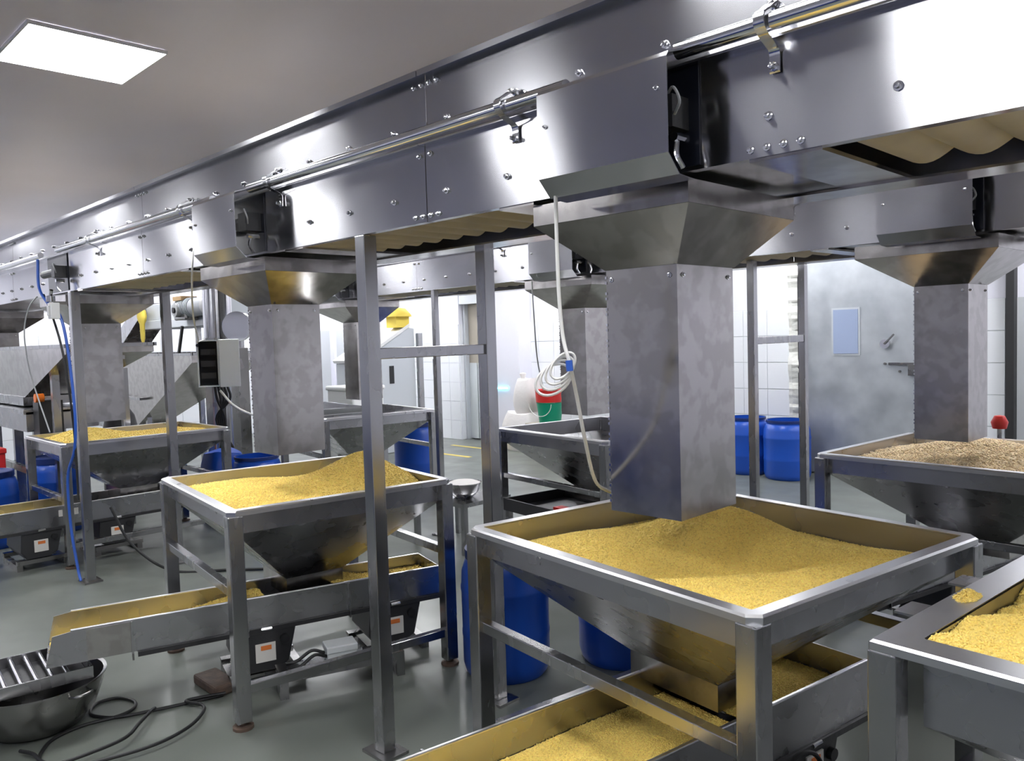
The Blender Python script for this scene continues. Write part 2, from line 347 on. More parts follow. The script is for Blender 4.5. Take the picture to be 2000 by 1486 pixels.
# ------------------------------------------------------------------ discharge chutes
def chute(label, x0, x1, y0, y1, fx0, fx1, fy0, fy1, parent_rot=None, zt=1.845, zb=1.10, band=None, rivets=True, zf=2.05):
    if parent_rot: t = thing('discharge_chute', label, 'chute', (0, parent_rot[0], 0), parent_rot[1], 'discharge chutes')
    else: t = thing('discharge_chute', label, 'chute', (0, 0, 0), 0, 'discharge chutes')
    def ring(a, b, c, d, z): return [(a, c, z), (b, c, z), (b, d, z), (a, d, z)]
    e = .006
    MB().loft([ring(fx0, fx1, fy0, fy1, zf), ring(fx0, fx1, fy0, fy1, zf - .062)], True).loft([ring(fx0 + e, fx1 - e, fy0 + e, fy1 - e, zf), ring(fx0 + e, fx1 - e, fy0 + e, fy1 - e, zf - .062)]).build('collar', 'steel_sheet', t)
    MB().loft([ring(fx0, fx1, fy0, fy1, zf - .063), ring(x0 - .003, x1 + .003, y0 - .003, y1 + .003, zt)], True).loft([ring(fx0 + e, fx1 - e, fy0 + e, fy1 - e, zf - .063), ring(x0 + e, x1 - e, y0 + e, y1 - e, zt)]).build('funnel', 'steel_sheet', t)
    MB().loft([ring(x0, x1, y0, y1, zt), ring(x0, x1, y0, y1, zb)], True).loft([ring(x0 + e, x1 - e, y0 + e, y1 - e, zt), ring(x0 + e, x1 - e, y0 + e, y1 - e, zb)]).loft([ring(x0, x1, y0, y1, zb), ring(x0 + e, x1 - e, y0 + e, y1 - e, zb)]).build('duct', 'steel_sheet', t)
    sw = MB()
    for k in range(46):  # weld beads down the left front edge
        z = zb + .01 + (zt - zb - .02) * k / 45
        if k % 3: sw.box(x0 - .003, x0 + .003, y0 - .003, y0 + .002, z, z + .008)
    sw.build('weld_seam', 'steel_polished', t)['kind'] = 'stuff'
    if rivets:
        for (x, z) in ((x0 + .02, zt - .03), (x1 - .025, zt - .03)): inst(BOLT, 'rivet', t, (x, y0, z), (math.pi / 2, 0, 0), (.7, .7, .5))
        for (y, z) in ((y0 + .03, zt - .03), (y1 - .03, zt - .03)): inst(BOLT, 'rivet', t, (x1, y, z), (math.pi / 2, 0, math.pi / 2), (.7, .7, .5))
    if band: MB().loft([ring(x0 - .012, x1 + .012, y0 - .012, y1 + .012, band), ring(x0 - .012, x1 + .012, y0 - .012, y1 + .012, band - .03)], True, True).build('joint_band', 'steel_sheet', t)
    return t
chute('wide blotchy steel chute hanging over the big near yellow grain hopper', -1.556, -1.30, 1.97, 2.28, -1.72, -1.165, 1.825, 2.42)
chute('steel chute with bright weld edges over the middle yellow grain hopper', -3.86, -3.615, 1.955, 2.22, -4.08, -3.40, 1.815, 2.36)
chute('steel chute with a joint band over the far left yellow grain hopper', -6.80, -6.54, 1.97, 2.26, -7.0, -6.36, 1.83, 2.45, band=1.60)
chute('dark funnel chute at the far left edge above a steel tank', -9.75, -9.45, 1.97, 2.26, -9.95, -9.25, 1.83, 2.45, zb=1.70)
chute('steel chute of the far conveyor above the tan grain hopper', -1.49, -1.235, .30, .58, -1.67, -1.02, .02, .64, (4.04, RB), zb=1.06)
chute('steel chute of the far conveyor, partly hidden behind the big near chute', -4.03, -3.77, .30, .58, -4.10, -3.45, .02, .64, (4.04, RB), zb=1.06)
chute('steel chute of the far conveyor seen between middle chute and near post', -7.13, -6.87, .30, .58, -7.28, -6.6, .02, .64, (4.04, RB), zb=1.06)

# ------------------------------------------------------------------ support frames
def frame(label, x, ya, yb, zc, loc=(0, 0, 0), rz=0, s=.06, ztop=2.058):
    t = thing('support_frame', label, 'frame', loc, rz, 'conveyor support frames')
    for y in (ya, yb):
        p = MB().box(x - s / 2, x + s / 2, y - s / 2, y + s / 2, .012, ztop).build('post', 'steel_frame', t, bevel=.003)
        f = MB().box(x - .075, x + .075, y - .06, y + .06, 0, .012).build('base_plate', 'steel_old', p)
    if zc: MB().box(x - .018, x + .018, ya + s / 2, yb - s / 2, zc - .022, zc + .022).build('crossbar', 'steel_frame', t, bevel=.003)
    return t
frame('two post frame with crossbar under the near conveyor, right of the middle hopper', -2.62, 1.826, 2.455, 1.60)
frame('two post frame under the near conveyor at far left with blue cable', -6.16, 1.826, 2.455, None)
frame('two post frame under the far conveyor in front of the blue drums', -2.39, .22 + .03, .86, 1.585, (0, 4.04, 0), RB, s=.045)
frame('two post frame under the far conveyor beside the white tiled pillar', -5.20, .03, .655, None, (0, 4.04, 0), RB, s=.045)

# ------------------------------------------------------------------ hoppers
def ring8(ha, hb, c, z, cu=0, cv=0):
    return [(cu - ha + c, cv - hb, z), (cu + ha - c, cv - hb, z), (cu + ha, cv - hb + c, z), (cu + ha, cv + hb - c, z), (cu + ha - c, cv + hb, z), (cu - ha + c, cv + hb, z), (cu - ha, cv + hb - c, z), (cu - ha, cv - hb + c, z)]
def hopper(label, near, yaw, a, b, rim=.95, skirt=.11, outlet=(.36, .26), out_z=.44, out_c=(0, 0), flange=.045, cham=.03, stretch_lo=.17, stretch_hi=.585, mt='steel_rim'):
    """near = world xy of the rim's near corner (u=+a/2, v=-b/2)"""
    ca, sa = math.cos(yaw), math.sin(yaw)
    cx = near[0] - (ca * a / 2 - sa * -b / 2); cy = near[1] - (sa * a / 2 + ca * -b / 2)
    t = thing('grain_hopper', label, 'hopper', (cx, cy, 0), yaw, 'square steel grain hoppers')
    ha, hb = a / 2, b / 2
    MB().loft([ring8(ha - flange, hb - flange, .004, rim - .006), ring8(ha - flange, hb - flange, .004, rim), ring8(ha - .006, hb - .006, cham, rim), ring8(ha, hb, cham, rim - .006), ring8(ha, hb, cham, rim - .024), ring8(ha - .004, hb - .004, cham, rim - .024), ring8(ha - .005, hb - .005, cham, rim - .006), ring8(ha - flange, hb - flange, .004, rim - .006)]).build('rim', mt, t)
    i0, i1 = ha - flange, hb - flange
    zs = rim - skirt; ou, ov = outlet; oc = out_c
    R = lambda p, q, z, cu=0, cv=0: [(cu - p, cv - q, z), (cu + p, cv - q, z), (cu + p, cv + q, z), (cu - p, cv + q, z)]
    e = .004
    MB().loft([R(i0, i1, rim - .004), R(i0, i1, zs)]).loft([R(i0 - e, i1 - e, rim - .004), R(i0 - e, i1 - e, zs)]).build('skirt', 'steel_skirt', t)
    MB().loft([R(i0, i1, zs), R(ou / 2, ov / 2, out_z + .06, *oc)]).loft([R(i0 - e, i1 - e, zs), R(ou / 2 - e, ov / 2 - e, out_z + .06, *oc)]).build('funnel', 'steel_trough', t)
    MB().loft([R(ou / 2, ov / 2, out_z + .06, *oc), R(ou / 2, ov / 2, out_z - .03, *oc)]).loft([R(ou / 2 - e, ov / 2 - e, out_z + .06, *oc), R(ou / 2 - e, ov / 2 - e, out_z - .03, *oc)]).build('outlet', 'steel_sheet', t)
    s = .064; lg = None
    for su in (-1, 1):
        for sv in (-1, 1):
            u = su * (ha - .03); v = sv * (hb - .03)
            if lg is None:
                lg = MB().box(-s / 2, s / 2, -s / 2, s / 2, .03, rim - .024).build('leg', 'steel_frame', t, bevel=.004); lg.location = (u, v, 0)
                ft = MB().lathe([(0, 0), (.045, 0), (.045, .012), (.018, .016), (.018, .034), (0, .034)], n=12).build('foot', 'rust_brown', lg, smooth=True)
            else:
                l2 = inst(lg, 'leg', t, (u, v, 0)); inst(ft, 'foot', l2)
            # gusset where leg meets rim
    for sv in (-1, 1):  # along v = const -> runs along u (left side of the picture)
        z = stretch_hi
        MB().box(-ha + .056, ha - .056, sv * (hb - .03) - .02, sv * (hb - .03) + .02, z - .02, z + .02).build('stretcher', 'steel_frame', t, bevel=.003)
    for su in (-1, 1):
        z = stretch_lo
        MB().box(su * (ha - .03) - .02, su * (ha - .03) + .02, -hb + .056, hb - .056, z - .02, z + .02).build('stretcher', 'steel_frame', t, bevel=.003)
    return t

def fnoise(u, v, seed, sc):
    r = np.random.default_rng(seed); out = np.zeros_like(u)
    for k in range(10):
        a = r.uniform(0, 6.28); f = sc * r.uniform(.5, 2.2); p = r.uniform(0, 6.28)
        out += np.sin((u * math.cos(a) + v * math.sin(a)) * f + p) / (1 + .3 * k)
    return out / 3
KV = np.array([(1, 0, 0), (-1, 0, 0), (0, 1, 0), (0, -1, 0), (0, 0, 1), (0, 0, -1)], float)
KF = np.array([(0, 2, 4), (2, 1, 4), (1, 3, 4), (3, 0, 4), (2, 0, 5), (1, 2, 5), (3, 1, 5), (0, 3, 5)])
def heap(label, parent_tf, u0, u1, v0, v1, hfun, count, size=(.0045, .003, .0028), m='grain_yellow', res=.02, vis=None, name='grain_heap', inside=None):
    """mound of loose grain: a continuous surface with kernels lying on it"""
    (cx, cy), yaw = parent_tf
    nu = max(4, int((u1 - u0) / res)); nv = max(4, int((v1 - v0) / res))
    U, V = np.meshgrid(np.linspace(u0, u1, nu), np.linspace(v0, v1, nv), indexing='ij')
    Z = hfun(U, V)
    vs_ = np.stack([U.ravel(), V.ravel(), Z.ravel()], 1)
    idx = np.arange(nu * nv).reshape(nu, nv)
    q = np.stack([idx[:-1, :-1].ravel(), idx[1:, :-1].ravel(), idx[1:, 1:].ravel(), idx[:-1, 1:].ravel()], 1)
    tri = np.concatenate([q[:, [0, 1, 2]], q[:, [0, 2, 3]]])
    ku = rng.uniform(u0, u1, count); kv = rng.uniform(v0, v1, count)
    if vis is not None:
        k = vis(ku, kv); ku, kv = ku[k], kv[k]
    n = len(ku); kz = hfun(ku, kv) + rng.uniform(-.3, .7, n) * size[2]
    an = rng.uniform(0, 6.28, n); ti = rng.normal(0, .45, n); s_ = rng.uniform(.75, 1.25, n)
    d = np.stack([np.cos(an) * np.cos(ti), np.sin(an) * np.cos(ti), np.sin(ti)], 1); w_ = np.stack([-np.sin(an), np.cos(an), np.zeros(n)], 1); up = np.cross(d, w_)
    P = np.stack([ku, kv, kz], 1)[:, None, :] + s_[:, None, None] * (KV[None, :, 0:1] * size[0] * d[:, None, :] + KV[None, :, 1:2] * size[1] * w_[:, None, :] + KV[None, :, 2:3] * size[2] * up[:, None, :])
    F = (KF[None] + (np.arange(n) * 6)[:, None, None]).reshape(-1, 3) + len(vs_)
    AV = np.concatenate([vs_, P.reshape(-1, 3)]); AF = np.concatenate([tri, F])
    me = bpy.data.meshes.new(name); me.vertices.add(len(AV)); me.vertices.foreach_set('co', AV.ravel().astype(np.float32))
    me.loops.add(len(AF) * 3); me.loops.foreach_set('vertex_index', AF.ravel().astype(np.int32))
    me.polygons.add(len(AF)); me.polygons.foreach_set('loop_start', (np.arange(len(AF)) * 3).astype(np.int32)); me.polygons.foreach_set('loop_total', np.full(len(AF), 3, np.int32))
    me.update(); me.validate(); me.materials.append(M[m])
    o = bpy.data.objects.new(name, me); C.objects.link(o); o.location = (cx, cy, 0); o.rotation_euler = (0, 0, yaw)
    return tag(o, label, 'grain', None, 'stuff')
G = lambda u, v, a, b, s: np.exp(-((u - a) ** 2 + (v - b) ** 2) / (2 * s * s))
RAD = math.radians

# big near hopper
Y1a = RAD(-8.8)
H1 = hopper('big near stainless hopper heaped with yellow grain in the foreground', (-.955, 1.758), Y1a, 1.29, 1.19, outlet=(.40, .26), out_c=(-.03, -.04))
def loc_uv(H, x, y):
    c, s = math.cos(-H.rotation_euler.z), math.sin(-H.rotation_euler.z); dx, dy = x - H.location.x, y - H.location.y
    return dx * c - dy * s, dx * s + dy * c
tf = lambda H: ((H.location.x, H.location.y), H.rotation_euler.z)
pk = loc_uv(H1, -1.49, 2.52)
def h1(u, v):
    q1, q3 = (loc_uv(H1, *q) for q in ((-1.85, 2.2), (-.93, 2.66)))
    A_ = loc_uv(H1, -1.40, 1.95); B_ = loc_uv(H1, -.99, 2.46); dx_, dy_ = B_[0] - A_[0], B_[1] - A_[1]; ln_ = math.hypot(dx_, dy_)
    d_ = (-(u - A_[0]) * dy_ + (v - A_[1]) * dx_) / ln_ + .05 * np.sin(((u - A_[0]) * dx_ + (v - A_[1]) * dy_) / ln_ * 5.0) + .015 * fnoise(u, v, 12, 12)
    t_ = np.clip(d_ / .10 + .5, 0, 1); t_ = t_ * t_ * (3 - 2 * t_)
    z = .93 - .095 * t_ + .185 * G(u, v, pk[0], pk[1], .20) + .085 * t_ * G(u, v, q1[0], q1[1], .19) + .075 * t_ * G(u, v, q3[0], q3[1], .17) + .005 * fnoise(u, v, 3, 9)
    ed = np.minimum(np.minimum(u + .6, .6 - u), np.minimum(v + .55, .55 - v)); return np.minimum(z, .93 + .6 * np.maximum(ed, 0))
heap('yellow grain heaped in the big near hopper under the wide chute', tf(H1), -.594, .594, -.544, .544, h1, 42000)

Y2 = RAD(-8.5)
H2 = hopper('middle stainless hopper of yellow grain, left of the tall near post', (-3.225, 1.50), Y2, 1.19, 1.11, outlet=(.34, .30), out_z=.42, out_c=(-.03, .0))
pk2 = loc_uv(H2, -3.55, 2.45)
def h2(u, v):
    z = .865 + .17 * G(u, v, pk2[0], pk2[1], .17) + .05 * G(u, v, -.05, .2, .2) + .045 * G(u, v, -.3, -.25, .25) + .045 * G(u, v, .25, -.42, .2) + .006 * fnoise(u, v, 5, 10)
    ed = np.minimum(np.minimum(u + .55, .55 - u), np.minimum(v + .51, .51 - v)); return np.minimum(z, .93 + .7 * np.maximum(ed, 0))
heap('yellow grain peaked in the middle hopper left of the tall post', tf(H2), -.545, .545, -.505, .505, h2, 16000, (.006, .0045, .004), 'grain_yellow')

H3 = hopper('wide rimmed hopper full of yellow grain cut by the right edge', (.60, 1.69), RAD(-5.0), 1.31, 1.25, flange=.085, skirt=.20, outlet=(.4, .3), cham=.003)
for v_ in (-.34, -.02): MB().box(-.705, -.655, v_ - .05, v_ + .05, .938, .944).build('bracket_tab', 'steel_frame', H3)
def h3(u, v):
    z = .915 + .10 * G(u, v, .1, .1, .45) - .05 * G(u, v, -.60, -.1, .12) - .04 * G(u, v, -.5, .45, .12) + .016 * fnoise(u, v, 8, 16) + .02 * G(u, v, -.2, -.4, .2)
    return z
heap('pale yellow grain filling the hopper at the right edge', tf(H3), -.565, .40, -.535, .535, h3, 34000)
heap('small spill of yellow grain on the right hopper rim', ((-.625, 2.245), RAD(85)), -.06, .06, -.028, .028, lambda u, v: .946 + .022 * np.exp(-(u / .035) ** 2 - (v / .02) ** 2), 420, name='grain_spill', vis=lambda u, v: (u / .06) ** 2 + (v / .028) ** 2 < 1)

H4 = hopper('hopper of tan peanuts at right, behind the big near hopper', (-.70, 4.24), RAD(-4.7), 1.29, 1.2, outlet=(.36, .26))
def h4(u, v):
    ed = np.minimum(np.minimum(u + .6, .6 - u), np.minimum(v + .555, .555 - v))
    z = .875 + .105 * G(u, v, -.1, .05, .26) + .06 * G(u, v, .35, .0, .25) + .03 * G(u, v, .2, -.4, .3) + .006 * fnoise(u, v, 9, 16)
    return np.minimum(z, .93 + .6 * np.maximum(ed, 0))
heap('tan peanut kernels heaped in the hopper at right', tf(H4), -.594, .594, -.549, .549, h4, 14000, (.009, .006, .006), 'grain_tan')

H5 = hopper('far left stainless hopper of yellow grain with blue drums beneath', (-6.62, 1.815), RAD(0), 1.0, 1.32, outlet=(.34, .30), stretch_hi=.52)
def h5(u, v): return .90 + .10 * G(u, v, -.1, -.3, .2) + .05 * G(u, v, .1, .3, .2) + .006 * fnoise(u, v, 4, 10)
heap('yellow grain in the far left hopper', tf(H5), -.45, .45, -.61, .61, h5, 6000, (.007, .005, .005))

H6 = hopper('empty stainless hopper behind the big near chute', (-3.28, 4.10), RAD(-9), 1.25, 1.10, outlet=(.36, .28))
H7 = hopper('shallow tray topped hopper at middle distance behind the near post', (-6.45, 3.95), RAD(-9), 1.15, 1.2, outlet=(.34, .3))

# ------------------------------------------------------------------ vibrating feeders
def feeder(label, c0, c1, width, ztop, depth, ribs, drives, grain=None, flare=.06, endcap=True, sticker='white', cable=False, rear=True):
    """c0 = discharge end centre (xy), c1 = closed end centre; local u runs from c0 to c1"""
    c0, c1 = Vector(c0), Vector(c1); d = c1 - c0; Lg = d.length; yaw = math.atan2(d.y, d.x)
    t = thing('vibrating_feeder', label, 'feeder', (c0.x, c0.y, 0), yaw, 'vibrating trough feeders')
    w_ = width / 2; zb = ztop - depth; e = .005
    body = MB().box(0, Lg, -w_, w_, zb, zb + e).box(.1, Lg, -w_ - e, -w_, zb, ztop).box(.1, Lg, w_, w_ + e, zb, ztop)
    for s in (-1, 1):  # widened discharge cheeks, cut back at the lip
        body.prism([(0.0, zb), (.16, zb), (.16, ztop), (.12, ztop), (.03, ztop - .012)], 'y', s * (w_ + .006), s * (w_ + .011))
        MB().box(.1, Lg, s * (w_ + .003) - .007, s * (w_ + .003) + .007, ztop - .002, ztop + .006).build('lip', 'steel_rim', t, bevel=.003)
        MB().box(.36, Lg, s * w_ - .02, s * w_ + .008, zb - .022, zb - .001).build('bottom_dark_strip', 'motor_black', t)  # dark strip along the lower edge of the trough
    body.box(Lg, Lg + e, -w_, w_, zb, ztop)
    bo = body.build('trough', 'steel_trough', t)
    for s in (-1, 1): MB().box(.16, .34, s * (w_ + .006) - .003 * s, s * (w_ + .012), zb + .004, ztop - .006).build('cheek_plate', 'steel_sheet', t)
    for u in ribs:
        MB().box(u - .004, u + .004, -w_ - .03, -w_ - e, zb - .03, ztop).box(u - .004, u + .004, w_ + e, w_ + .03, zb - .03, ztop).box(u - .004, u + .004, -w_ - .03, w_ + .03, zb - .03, zb).build('rib', 'steel_frame', t)
    for u in drives:
        dv = MB()
        zz = zb - .02; zc = max(.06, zz - .20)
        dv.prism([(u - .13, zz), (u + .15, zz), (u + .11, zc + .03), (u + .05, zc), (u - .10, zc), (u - .14, zc + .06)], 'y', -w_ - .01, w_ + .01)
        dv.box(u - .15, u + .17, -w_ - .02, w_ + .02, zz, zz + .02)
        do = dv.build('drive_unit', 'motor_black', t, bevel=.012)
        MB().box(u - .05, u + .045, -w_ - .0165, -w_ - .010, zc + .05, zc + .14).build('nameplate', 'sticker_white', do)
        MB().box(u - .025, u + .025, -w_ - .0185, -w_ - .0155, zc + .108, zc + .13).build('warning_mark', 'sticker_orange', do)
        MB().tube([(u + .09, -w_ - .03, zz - .05), (u + .09, -w_, zz - .05)], .022, 12).build('cable_gland', 'black_rubber', do, smooth=True)
        MB().tube([(u - .02, -w_ - .018, zz + .012), (u + .03, -w_ - .018, zz + .012)], .008, 8).build('bolt', 'steel_polished', do)
        # base that carries the drive
        MB().box(u - .17, u + .19, -w_ - .02, -w_ + .03, .05, zc).box(u - .17, u + .19, w_ - .03, w_ + .02, .05, zc).box(u - .17, u - .13, -w_, w_, 0, .05).box(u + .15, u + .19, -w_, w_, 0, .05).build('drive_base', 'steel_old', t)
    return t
YF2 = None
F2 = feeder('long feeder trough under the middle hopper, spilling left over the rod grate', (-3.99, .985), (-3.47, 2.755), .29, .43, .145, [.34, 1.02 - .18, 1.34], [.92, 1.58], sticker='white')
F1 = feeder('wide feeder trough of yellow grain under the big near hopper', (-1.70, .90), (-1.375, 2.965), .45, .43, .19, [.5], [1.75], cable=True)
vm = MB().tube([(1.56, -.31, .15), (1.56, -.235, .15)], .085, 24).build('vibration_motor', 'motor_black', F1, bevel=.01, smooth=True)
MB().box(1.535, 1.585, -.314, -.3095, .12, .17).build('nameplate', 'sticker_white', vm)
MB().tube(spline([(1.62, -.28, .08), (1.70, -.30, .16), (1.66, -.30, .25), (1.58, -.29, .27), (1.50, -.28, .22)], 6), .008, 8).build('motor_cable', 'black_rubber', vm, smooth=True)
F5 = feeder('feeder trough under the far left hopper with white label', (-7.05, .95), (-7.05, 2.85), .40, .45, .15, [.45], [.75, 1.3])
F4 = feeder('feeder trough under the tan peanut hopper', (-1.75, 3.6), (-1.35, 5.4), .30, .43, .15, [.5], [1.2])
MB().box(.88, 1.02, -.2075, -.2055, .37, .42).build('white_label', 'sticker_white', F5)
def flat(base, slope, amp, sd, lo=None):
    return lambda u, v: base + slope * u + amp * fnoise(u, v, sd, 8)
heap('yellow grain sliding down the wide near feeder trough', ((-1.70, .90), F1.rotation_euler.z), .02, 1.5, -.222, .222, lambda u, v: .315 + .01 * u + .008 * fnoise(u, v, 21, 9), 24000, name='grain_stream')
heap('yellow grain at the closed end of the wide near feeder', ((-1.70, .90), F1.rotation_euler.z), 1.5, 2.085, -.222, .222, lambda u, v: .33 + .05 * np.exp(-((u - 1.65) / .2) ** 2) + .006 * fnoise(u, v, 22, 9), 7000, name='grain_stream')
F2t = ((-3.99, .985), F2.rotation_euler.z)
heap('thin yellow grain layer in the long middle feeder, discharge half', F2t, .01, .95, -.142, .142, lambda u, v: .30 + .09 * np.clip((u - .3) / .6, 0, 1) + .004 * fnoise(u, v, 31, 9), 5000, (.006, .0045, .004), name='grain_stream')
heap('yellow grain at the closed end of the long middle feeder', F2t, 1.28, 1.84, -.142, .142, lambda u, v: .37 + .05 * np.exp(-((u - 1.3) / .14) ** 2) + .004 * fnoise(u, v, 32, 9), 3000, (.006, .0045, .004), name='grain_stream')
heap('yellow grain film in the far left feeder trough', ((-7.05, .95), F5.rotation_euler.z), .01, 1.1, -.197, .197, lambda u, v: .33 + .0 * u + .004 * fnoise(u, v, 41, 9), 1500, (.007, .005, .004), name='grain_stream')

# ------------------------------------------------------------------ basin with rod grate, bottom left
bs = thing('steel_basin', 'round dented steel basin on the floor at lower left', 'basin', (-3.97, .93, 0))
prof = [(0, .004), (.15, .004), (.18, .012), (.225, .07), (.255, .15), (.268, .208), (.282, .214), (.282, .207), (.274, .204), (.262, .15), (.232, .07), (.185, .018), (.15, .012), (0, .012)]
MB().lathe(prof, n=48).build('bowl', 'steel_old', bs, smooth=True)
for a in (0.4, 3.5):
    MB().tube(spline([(.262 * math.cos(a - .18), .262 * math.sin(a - .18), .18), (.305 * math.cos(a - .1), .305 * math.sin(a - .1), .185), (.305 * math.cos(a + .1), .305 * math.sin(a + .1), .185), (.262 * math.cos(a + .18), .262 * math.sin(a + .18), .18)], 5), .006, 8).build('handle', 'steel_old', bs, smooth=True)
gt = thing('rod_grate', 'steel grate of bright rods resting on the basin under the trough lip', 'grate', (-4.0, .80, .216), RAD(84))
g = MB()
for s in (-1, 1): g.box(-.33, .33, s * .19 - .004, s * .19 + .004, 0, .05)
g.box(.322, .33, -.19, .19, 0, .05); g.box(-.33, -.322, -.19, .19, 0, .05)
g.build('grate_frame', 'steel_frame', gt)
MB().box(-.32, .32, -.185, .185, .0, .004).build('drip_plate', 'motor_black', gt)
for k in range(10): MB().tube([(-.285 + k * .058, -.185, .034), (-.285 + k * .058, .185, .034)], .011, 12).build('rod', 'steel_polished', gt, smooth=True)

# cable loops on the floor
fc = thing('floor_cable', 'black power cable lying in loops on the floor at lower left', 'cable')
for pts_ in ([(-3.618, 1.614, 0.008), (-3.669, 1.444, 0.008), (-3.706, 1.33, 0.008), (-3.764, 1.19, 0.008), (-3.855, 1.125, 0.008), (-3.924, 1.13, 0.008), (-3.985, 1.182, 0.008), (-3.969, 1.263, 0.008), (-3.876, 1.303, 0.008), (-3.799, 1.275, 0.008), (-3.771, 1.195, 0.008), (-3.795, 1.054, 0.008), (-3.76, 0.935, 0.008), (-3.676, 0.867, 0.008), (-3.6, 0.84, 0.008), (-3.5, 0.84, 0.008)], [(-3.6, 1.62, 0.022), (-3.66, 1.46, 0.022), (-3.555, 1.49, 0.022), (-3.479, 1.455, 0.022), (-3.396, 1.356, 0.022), (-3.352, 1.212, 0.022), (-3.372, 1.044, 0.022), (-3.43, 0.9, 0.022), (-3.543, 0.84, 0.022), (-3.65, 0.83, 0.022), (-3.72, 0.8, 0.022)], [(-3.708, 1.335, 0.016), (-3.66, 1.3, 0.03), (-3.567, 1.217, 0.036), (-3.475, 1.123, 0.036), (-3.451, 0.964, 0.036), (-3.46, 0.83, 0.036)]): MB().tube(spline(pts_, 8), .0075, 8).build('cable_run', 'black_rubber', fc, smooth=True)
tag(MB().box(-3.87, -3.62, 1.58, 1.70, 0, .05).build('wood_block', 'rust_brown', bevel=.012), 'worn brown block on the floor beside the middle hopper leg', 'block').rotation_euler = (0, 0, 0)
jb = thing('junction_box', 'small grey junction box with cables below the middle hopper', 'electrical box', (-3.33, 2.08, .0), RAD(70))
MB().box(-.07, .07, -.05, .05, .12, .19).box(-.075, .075, -.055, .055, .165, .20).build('housing', 'cabinet_white', jb, bevel=.006)
MB().box(-.3, .3, -.07, .07, .08, .12).box(-.3, -.26, -.07, .07, 0, .08).box(.26, .3, -.07, .07, 0, .08).build('mounting_rail', 'steel_frame', jb)
for k in (-.025, .025):
    MB().tube([(.07, k, .15), (.10, k, .15)], .012, 8).build('gland', 'wire_grey', jb)
    MB().tube(spline([(-.07, k, .15), (-.13, k * 1.3, .17), (-.2, k * 1.6, .13), (-.25, k * 2, .125)], 6), .008, 6).build('lead', 'black_rubber', jb, smooth=True)

# ------------------------------------------------------------------ drums
def drum(label, x, y, r=.215, h=.62, lid=False, name='plastic_drum'):
    t = thing(name, label, 'drum', (x, y, 0), random.uniform(0, 6), 'blue plastic drums')
    p = [(0, .01), (r * .88, .0), (r * .95, .02), (r, .06), (r, h * .30), (r * 1.012, h * .32), (r * 1.012, h * .34), (r, h * .36), (r * 1.005, h * .66), (r * 1.018, h * .68), (r * 1.018, h * .70), (r, h * .72), (r * .985, h * .82), (r * .90, h * .91), (r * .86, h * .92), (r * .86, h * .98)]
    if not lid: p += [(r * .83, h * .98), (r * .83, h * .9), (r * .95, h * .7), (r * .95, .05), (0, .04)]
    MB().lathe(p, n=40).build('barrel', 'blue_plastic', t, smooth=True)
    if lid: MB().lathe([(r * .90, h * .93), (r * .90, h), (r * .84, h * 1.005), (r * .8, h * .985), (0, h * .985)], n=40).build('lid', 'blue_dark', t, smooth=True)
    else: MB().lathe([(r * .86, h * .94), (r * .89, h * .945), (r * .89, h * .985), (r * .86, h * .985)], n=40).build('neck_ring', 'blue_dark', t, smooth=True)
    return t
drum('blue plastic drum behind the left leg of the big near hopper', -2.83, 2.72, lid=True)
drum('blue plastic drum under the big near hopper, right of another drum', -2.50, 3.22, lid=True)
drum('blue drum against the tiled wall, left of the pair by the door', -4.66, 8.45, .235, .66)
drum('blue drum against the tiled wall, nearest the grey door', -4.14, 8.38, .25, .66)
drum('blue drum standing at the far left edge under the left feeder', -7.98, 1.60, .23, .64, True)
drum('blue drum under the far left hopper between its legs', -8.2, 2.2, .24, .68, True)
drum('open dark blue drum just behind the middle hopper', -6.78, 3.45, .22, .66)
drum('blue drum glimpsed under the tray topped hopper beside the thin post', -7.45, 5.80, .26, .70, True)

# ------------------------------------------------------------------ cables hanging from the conveyors
def cable(name, label, pts, r, m, per=10):
    return tag(MB().tube(spline(pts, per), r, 8).build(name, m, smooth=True), label, 'cable')
hc = thing('hanging_cable', 'white cable with tied coil hanging beside the wide near chute', 'cable', (0, 0, 0))
MB().tube(spline([(-1.515, 1.70, 2.04), (-1.515, 1.70, 1.90), (-1.512, 1.70, 1.758), (-1.501, 1.70, 1.643), (-1.479, 1.70, 1.571), (-1.50, 1.75, 1.478), (-1.515, 1.80, 1.345), (-1.575, 1.91, 1.21), (-1.607, 2.0, 1.155), (-1.61, 2.12, 1.12), (-1.60, 2.22, 1.16)], 8), .0055, 8).build('lead', 'white_cable', hc, smooth=True)
cc = Vector((-1.505, 1.70, 1.565))
for k in range(4):
    pts = []
    for i in range(25):
        a = 2 * math.pi * i / 24; rr_u = .026 + .004 * k; rr_v = .044 + .004 * k; tilt = -.75 - .08 * k
        u = rr_u * math.cos(a); v = rr_v * math.sin(a); uu = u * math.cos(tilt) - v * math.sin(tilt); vv = u * math.sin(tilt) + v * math.cos(tilt)
        pts.append((cc.x - .008 * k + uu * .7, cc.y - .008 * k + uu * .7 + .003 * k, cc.z - .013 * k + vv))
    MB().tube(pts, .0045, 6).build('coil_turn', 'white_cable', hc, smooth=True)
MB().tube([(-1.481, 1.699, 1.58), (-1.479, 1.70, 1.55)], .010, 8).build('cable_tie', 'blue_cable', hc)
cable('hanging_wire', 'thin pale wire hanging from the near conveyor by the middle cover', [(-3.96, 1.795, 2.28), (-3.965, 1.74, 2.15), (-3.965, 1.72, 2.0), (-4.3, 1.86, 1.82), (-5.6, 2.45, 1.70), (-7.0, 3.06, 1.69), (-7.75, 3.45, 1.72)], .005, 'white_cable')
